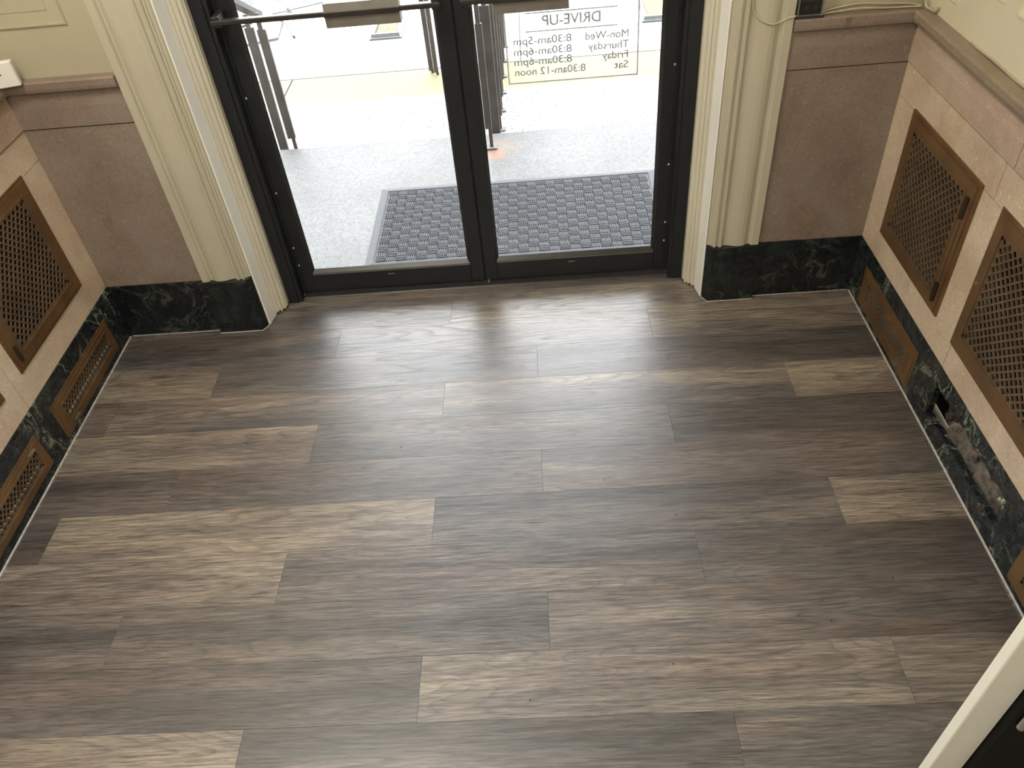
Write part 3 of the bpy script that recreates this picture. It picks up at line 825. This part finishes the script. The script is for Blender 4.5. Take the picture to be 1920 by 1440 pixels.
for z in (1.052, 0.993):
    bx(bm, -0.014, 0.294, YT - 0.0002, YT + 0.0002, z - 0.002, z + 0.002)
obj('lettering_border', bm, M['decal'], d2)

# ------------------------------------------------------------------ ceiling, lobby shell behind the camera, inner doorway
c = box('ceiling', M['cream'], None, -1.95, 1.43, YNEAR - 0.12, 2.80, TOP, TOP + 0.15); tag(c, 'cream vestibule ceiling', kind='structure')
def panelwall(name, label, *a, m='lobby'):
    o = box(name, M[m], None, *a); tag(o, label, kind='structure'); return o
bm = new()
prism(bm, [[(-2.6, 0), (-1.62, 0), (-1.62, 2.45), (0.80, 2.45), (0.80, 0), (2.2, 0), (2.2, TOP), (-2.6, TOP)]], lambda u, v, w: (u, w, v), 0.665, YNEAR)
w = obj('wall_front', bm, M['lobby']); tag(w, 'cream wall around the inner doorway, beside the camera', kind='structure')
panelwall('wall_lobby_rear', 'plain lobby wall behind the camera', -2.6, 2.2, -3.5, -3.4, 0, TOP)
panelwall('wall_lobby_left', 'plain lobby wall left of the camera', -2.7, -2.6, -3.5, YNEAR, 0, TOP)
panelwall('wall_lobby_right', 'plain lobby wall right of the camera', 2.2, 2.3, -3.5, YNEAR, 0, TOP)
panelwall('ceiling_lobby', 'lobby ceiling behind the camera', -2.7, 2.3, -3.5, YNEAR - 0.12, TOP, TOP + 0.1)
bm = new(); bx(bm, -2.6, -1.80, -3.4, YNEAR, -0.1, -0.006); bx(bm, 1.28, 2.2, -3.4, YNEAR, -0.1, -0.006)
o = obj('floor_lobby', bm, M['subfloor']); tag(o, 'dark lobby floor beside the planks', kind='structure')

t5 = empty('trim_5', (0.77, 0.65, 0)); tag(t5, 'cream upright casing of the inner doorway, at the lower right', kind='structure')
bm = new()
bx(bm, 0.738, 0.809, 0.645, 0.664, 0.001, 2.45, bev=0.002)
obj('casing_board', bm, M['post'], t5)
bm = new(); bx(bm, 0.7360, 0.7450, 0.6405, 0.6640, 0.001, 2.45, bev=0.003, seg=3); obj('edge_bead', bm, M['post'], t5)
d3 = empty('door_3', (0.755, 0.63, 0)); tag(d3, 'black door panel beyond the cream casing at the lower right corner', kind='structure')
bm = new(); bx(bm, 0.8105, 1.16, 0.625, 0.663, 0.01, 2.2, bev=0.003); obj('leaf', bm, M['matte_black'], d3)
for z, zz in ((0.45, 0.10), (1.9, 0.10)):
    bm = new(); tube(bm, [(0.822, 0.617, z - 0.035), (0.822, 0.617, z + 0.035)], 0.007, 10); obj('hinge_knuckle', bm, M['steel'], d3)

# ------------------------------------------------------------------ small things on the wainscot
t = empty('wall_switch_box', (-1.66, 2.46, ZC1)); tag(t, 'small white plastic box with a dark slot on the left corner ledge', 'box')
R = Matrix.Translation((-1.660, 2.462, 0.010)) @ Matrix.Rotation(math.radians(14), 4, 'Z')
bm = new(); bx(bm, -0.060, 0.048, -0.012, 0.012, ZC1 - 0.0095, ZC1 + 0.068, bev=0.003); bm.transform(R); obj('cover', bm, M['white'], t)
bm = new(); bx(bm, -0.058, 0.006, -0.0135, -0.011, ZC1 + 0.030, ZC1 + 0.034); bx(bm, -0.058, -0.010, -0.0135, -0.011, ZC1 + 0.034, ZC1 + 0.038); bm.transform(R); obj('slot', bm, M['device'], t)

t = empty('junction_box', (0.855, 2.50, ZC1)); tag(t, 'small black electrical box with clear cover on the stone ledge beside the right casing', 'box')
bm = new(); bx(bm, 0.806, 0.890, 2.484, 2.5185, ZC1 + 0.0005, ZC1 + 0.006, bev=0.001); obj('base_plate', bm, M['bar'], t)
bm = new(); bx(bm, 0.812, 0.880, 2.490, 2.517, ZC1 + 0.006, ZC1 + 0.050, bev=0.003); obj('body', bm, M['device'], t)
bm = new(); prism(bm, [[(0.810, ZC1 + 0.008), (0.884, ZC1 + 0.008), (0.892, ZC1 + 0.085), (0.808, ZC1 + 0.085)], [(0.8125, ZC1 + 0.0105), (0.8815, ZC1 + 0.0105), (0.889, ZC1 + 0.0825), (0.811, ZC1 + 0.0825)]], lambda u, v, w: (u, w, v), 2.485, 2.5185)
obj('clear_cover', bm, M['clear'], t)
for x in (0.835, 0.862):
    bm = new(); tube(bm, [(x, 2.4895, ZC1 + 0.030), (x, 2.492, ZC1 + 0.030)], 0.006, 8); obj('terminal', bm, M['bar'], t)
for x in (0.825, 0.845, 0.866):
    bm = new(); tube(bm, smoothpts([(x, 2.505, ZC1 + 0.05), (x + 0.006, 2.500, ZC1 + 0.075), (x - 0.006, 2.510, ZC1 + 0.11)], 4), 0.0016, 5); obj('wire', bm, M['pale_metal'], t)

bm = new()
tube(bm, smoothpts([(0.672, 2.494, 1.20), (0.673, 2.494, 1.10), (0.682, 2.493, 1.072), (0.708, 2.488, 1.049), (0.738, 2.484, 1.040), (0.765, 2.492, 1.043), (0.785, 2.4855, 1.055), (0.806, 2.4850, 1.058)], 6), 0.0028, 6)
o = obj('wall_cable', bm, M['cable'], smooth=True); tag(o, 'cream cable looping over the right door casing to the black box', 'cable')
bm = new()
tube(bm, smoothpts([(0.888, 2.512, ZC1 + 0.006), (0.93, 2.515, ZC1 + 0.015), (1.00, 2.5155, ZC1 + 0.022), (1.08, 2.515, ZC1 + 0.016), (1.150, 2.512, ZC1 + 0.012), (1.184, 2.500, ZC1 + 0.006)], 6), 0.0026, 6)
tube(bm, smoothpts([(0.888, 2.505, ZC1 + 0.004), (0.93, 2.508, ZC1 + 0.006), (1.00, 2.511, ZC1 + 0.010), (1.08, 2.509, ZC1 + 0.005), (1.150, 2.507, ZC1 + 0.004), (1.182, 2.498, ZC1 + 0.005)], 6), 0.0026, 6)
o = obj('ledge_cable', bm, M['cable'], smooth=True); tag(o, 'pair of cream cables lying on the back ledge from the black box to the corner', 'cable')
bm = new()
tube(bm, smoothpts([(1.186, 2.494, ZC1 + 0.30), (1.188, 2.498, ZC1 + 0.06), (1.190, 2.490, ZC1 + 0.012), (1.196, 2.465, ZC1 + 0.006), (1.199, 2.435, ZC1 + 0.009), (1.198, 2.425, ZC1 + 0.022)], 6), 0.0040, 6)
o = obj('corner_cable', bm, M['cable'], smooth=True); tag(o, 'short cream cable bending down in the back right corner', 'cable')
bm = new()
tube(bm, smoothpts([(1.2015, 2.20, ZC1 + 0.002), (1.2015, 2.05, ZC1 + 0.005), (1.2015, 1.95, ZC1 + 0.003), (1.201, 1.80, ZC1 + 0.006), (1.201, 1.60, ZC1 + 0.003), (1.201, 1.2, ZC1 + 0.004)], 6), 0.0026, 6)
o = obj('thin_cable', bm, M['cable'], smooth=True); tag(o, 'thin cream cable running along the right wall ledge', 'cable')

# specks of grit on the floor
bm = new()
for (x, y) in ((-0.516, 1.79), (0.62, 1.10), (0.70, 1.08), (0.35, 1.45), (-0.1, 0.9), (0.27, 0.98), (0.9, 1.2), (0.15, 1.6)):
    bmesh.ops.create_icosphere(bm, subdivisions=1, radius=0.0022, matrix=Matrix.Translation((x, y, 0.0015)))
o = obj('floor_grit', bm, M['device']); tag(o, 'tiny dark crumbs scattered on the plank floor', 'grit', kind='stuff')

# ------------------------------------------------------------------ outside
ZL, ZG = -0.03, -0.18
land = box('landing', M['landing'], None, -3.2, 3.0, 2.801, 4.160, -0.5, ZL, bev=0.004)
tag(land, 'grey aggregate concrete landing outside the doors', kind='structure')
low = box('walkway', M['aggregate'], None, -6, 6, 4.165, 5.128, -0.1895, ZG); tag(low, 'pale aggregate walkway below the landing', kind='structure')
yel = box('yellow_strip', M['yellow'], None, -1.700, 3.5, 5.130, 5.575, -0.1895, ZG - 0.001); tag(yel, 'faded yellow painted concrete strip', kind='structure')
box('concrete_slab', M['yellow'], yel, -6, -1.712, 5.130, 5.575, -0.1895, ZG - 0.001)
pv = box('pavement', M['pavement'], None, -0.072, 3.4, 5.587, 8.4, -0.1895, ZG); tag(pv, 'bright white concrete pavement slabs', kind='structure')
for a in ((-3.4, -0.080, 5.587, 8.4), (3.41, 9, 5.587, 8.4), (-9, -3.41, 5.587, 8.4), (-9, 9, 8.41, 14)):
    box('concrete_slab', M['pavement'], pv, *a, -0.1895, ZG)
gd = box('ground', M['asphalt'], None, -40, 40, 4.165, 60, -1.2, -0.190); tag(gd, 'ground beyond the pavement', kind='structure')
bm = new()
prism(bm, [[(-2.32, 6.99), (-1.60, 7.36), (-0.6, 7.75), (1.0, 8.3), (9, 11), (9, 40), (-20, 40), (-20, 5.2), (-9, 5.6)]], lambda u, v, w: (u, v, w), ZG + 0.0005, ZG + 0.006)
o = obj('road', bm, M['asphalt']); tag(o, 'grey road surface beyond the pavement', kind='structure')
fc = new()
prism(fc, [[(-9, -0.6), (-1.14, -0.6), (-1.14, 3.26), (0.62, 3.26), (0.62, -0.6), (9, -0.6), (9, 7), (-9, 7)]], lambda u, v, w: (u, w, v), 2.8005, 2.83)
fc = obj('wall_facade', fc, M['facade']); tag(fc, 'outer stone face of the building around the doors', kind='structure')

# doormat with woven rib pattern
MX0, MX1, MY0, MY1 = -0.800, 0.583, 2.905, 3.615
mat = empty('door_mat', (0, 0, 0)); mat.location = ((MX0 + MX1) / 2, (MY0 + MY1) / 2, ZL)
tag(mat, 'grey rubber doormat with basket weave ribs outside the doors', 'doormat')
bm = new()
z0 = ZL + 0.0005
def ring(i, z): return [bm.verts.new((x, y, z)) for x, y in rect(MX0 + i, MX1 - i, MY0 + i, MY1 - i)]
rs = [ring(0, z0), ring(0, z0 + 0.002), ring(0.030, z0 + 0.008), ring(0.036, z0 + 0.008), ring(0.040, z0 + 0.004)]
for a, b in zip(rs, rs[1:]):
    for i in range(4): bm.faces.new((a[i], a[(i + 1) % 4], b[(i + 1) % 4], b[i]))
bm.faces.new(rs[-1])
obj('base', bm, M['rubber'], mat)
bm = new()
ix0, ix1, iy0, iy1 = MX0 + 0.044, MX1 - 0.044, MY0 + 0.044, MY1 - 0.044
cw = 0.0470; nx = round((ix1 - ix0) / cw); cw = (ix1 - ix0) / nx
ch = 0.0375; ny = round((iy1 - iy0) / ch); ch = (iy1 - iy0) / ny
zt0, zt1 = z0 + 0.0040, z0 + 0.0085
def rib(a, b, c, d):
    e = 0.0012
    lo = [bm.verts.new((x, y, zt0)) for x, y in rect(a, b, c, d)]; hi = [bm.verts.new((x, y, zt1)) for x, y in rect(a + e, b - e, c + e, d - e)]
    for i in range(4): bm.faces.new((lo[i], lo[(i + 1) % 4], hi[(i + 1) % 4], hi[i]))
    bm.faces.new(hi)
for i in range(nx):
    for j in range(ny):
        a, c_ = ix0 + i * cw, iy0 + j * ch
        if (i + j) % 2:
            w_ = (cw - 0.006) / 4
            for q in range(4): rib(a + 0.003 + q * w_, a + 0.003 + (q + 1) * w_ - 0.0042, c_ + 0.002, c_ + ch - 0.002)
        else:
            w_ = (ch - 0.003) / 3
            for q in range(3): rib(a + 0.002, a + cw - 0.002, c_ + 0.0015 + q * w_, c_ + 0.0015 + (q + 1) * w_ - 0.0042)
for i in range(nx + 1):
    x = ix0 + i * cw
    if 0 < i < nx: rib(x - 0.0013, x + 0.0013, iy0, iy1)
o = obj('weave_ribs', bm, M['rubber'], mat, recalc=False); o['kind'] = 'stuff'

# railings
def railing(label, posts, rail, name='stair_railing'):
    r = empty(name, (posts[0][0], posts[0][1], posts[0][2])); tag(r, label, 'railing', 'outdoor railings')
    for (x, y, zb, z0_, z1_, w_, flange, sleeve) in posts:
        bm = new(); bx(bm, x - w_ / 2, x + w_ / 2, y - 0.008, y + 0.008, z0_, z1_, bev=0.002); b_ = obj('baluster', bm, M['rail'], r)
        bm = new(); bx(bm, x - 0.002, x + 0.016, y - 0.006, y + 0.006, zb, z0_); obj('rusted_foot', bm, M['rust'], b_)
        if flange:
            bm = new(); bx(bm, x - 0.03, x + 0.036, y - 0.028, y + 0.028, zb + 0.0003, zb + 0.008, bev=0.001); obj('foot_flange', bm, M['flange'], b_)
        bm = new(); bx(bm, x - 0.012, x + 0.010, y - 0.006, y + 0.006, z1_, sleeve); obj('rod', bm, M['rail'], b_)
    bm = new()
    a, b = Vector(rail[0]), Vector(rail[1]); d = (b - a).normalized(); sx = Vector((1, 0, 0)) * 0.028; up = Vector((0, -d.z, d.y)) * 0.012
    vs = [bm.verts.new(p + s1 * sx + s2 * up) for p in (a, b) for s1, s2 in ((-1, -1), (1, -1), (1, 1), (-1, 1))]
    for i in range(4): bm.faces.new((vs[i], vs[(i + 1) % 4], vs[4 + (i + 1) % 4], vs[4 + i]))
    bm.faces.new(vs[:4]); bm.faces.new(vs[4:])
    obj('handrail', bm, M['rail'], r)
    return r
railing('brown metal railing seen end-on behind the middle of the doors, rust at its foot',
        [(-0.249, 3.99, ZL, 0.080, 0.62, 0.036, True, 0.86)] +
        [(-0.227, 4.25, ZG, ZG + 0.09, 0.62, 0.054, True, 0.86)] +
        [(-0.222 + 0.004 * i, 4.25 + 0.272 * i, ZG, ZG + 0.09, 0.62, 0.050, True, 0.86) for i in range(1, 7)],
        ((-0.235, 3.93, 0.872), (-0.20, 6.0, 0.872)))
railing('brown metal railing with two flat bars outside the left door',
        [(-1.492, 4.36, ZG, -0.170, 0.574, 0.050, False, 0.64), (-1.410, 4.30, ZG, -0.031, 0.578, 0.046, False, 0.66)],
        ((-1.45, 4.06, 0.80), (-1.45, 4.43, 0.613)))
railing('far brown railing bars showing just left of the middle stile',
        [(-0.700, 5.50, ZG, -0.165, 0.45, 0.032, False, 0.80), (-0.662, 5.46, ZG, -0.165, 0.45, 0.030, False, 0.80)],
        ((-0.68, 5.40, 0.81), (-0.68, 6.6, 0.81)))

# pale boxes on the pavement
def planter(label, x0, x1, y0, y1):
    p = empty('planter_box', ((x0 + x1) / 2, (y0 + y1) / 2, ZG)); tag(p, label, 'planter', 'pale planter boxes on the pavement')
    bm = new(); z0_ = ZG + 0.0005; z1_ = ZG + 0.040
    def rg(i, z): return [bm.verts.new((x, y, z)) for x, y in rect(x0 + i, x1 - i, y0 + i, y1 - i)]
    rs_ = [rg(0, z0_), rg(0, z0_ + 0.012), rg(0.012, z0_ + 0.016), rg(0.018, z1_), rg(0.040, z1_), rg(0.043, z1_ - 0.014)]
    for a, b in zip(rs_, rs_[1:]):
        for i in range(4): bm.faces.new((a[i], a[(i + 1) % 4], b[(i + 1) % 4], b[i]))
    bm.faces.new(rs_[0])
    obj('tray', bm, M['pale_metal'], p)
    bm = new(); nn = 10; gg = []
    for i in range(nn + 1):
        gg.append([bm.verts.new((x0 + 0.046 + (x1 - x0 - 0.092) * i / nn, y0 + 0.046 + (y1 - y0 - 0.092) * j / nn, z1_ - 0.010 + 0.004 * noise.noise(Vector((i * .7, j * .7, x0))))) for j in range(nn + 1)])
    for i in range(nn):
        for j in range(nn): bm.faces.new((gg[i][j], gg[i + 1][j], gg[i + 1][j + 1], gg[i][j + 1]))
    obj('soil', bm, M['olive'], p, smooth=True)
planter('pale square planter box under the left push plate', -1.235, -0.985, 6.23, 6.85)
planter('pale square planter box seen at the right edge of the right glass', 0.845, 1.22, 6.13, 6.95)

# pale pink panel and the bent strip lying behind the left bars
bm = new(); prism(bm, [[(-2.30, 6.30), (-1.99, 6.42), (-2.04, 6.86), (-2.36, 6.78)]], lambda u, v, w: (u, v, w), ZG + 0.0005, ZG + 0.02)
o = obj('fallen_sign', bm, M['pink']); tag(o, 'faded pink board lying on the pavement behind the left bars', 'board')
bm = new(); tube(bm, smoothpts([(-2.35, 6.72, ZG + 0.032), (-2.18, 6.90, ZG + 0.034), (-2.02, 6.78, ZG + 0.03), (-1.86, 6.42, ZG + 0.012)], 6), 0.010, 6)
o = obj('bent_hose', bm, M['rail'], smooth=True); tag(o, 'bent grey strip lying across the pink board', 'strip')
bm = new(); bmesh.ops.create_cone(bm, cap_ends=True, segments=4, radius1=0.045, radius2=0.004, depth=0.05, matrix=Matrix.Translation((-2.03, 7.02, ZG + 0.0315)))
o = obj('small_cone', bm, M['rail']); tag(o, 'tiny dark cone on the pavement edge by the road', 'cone')
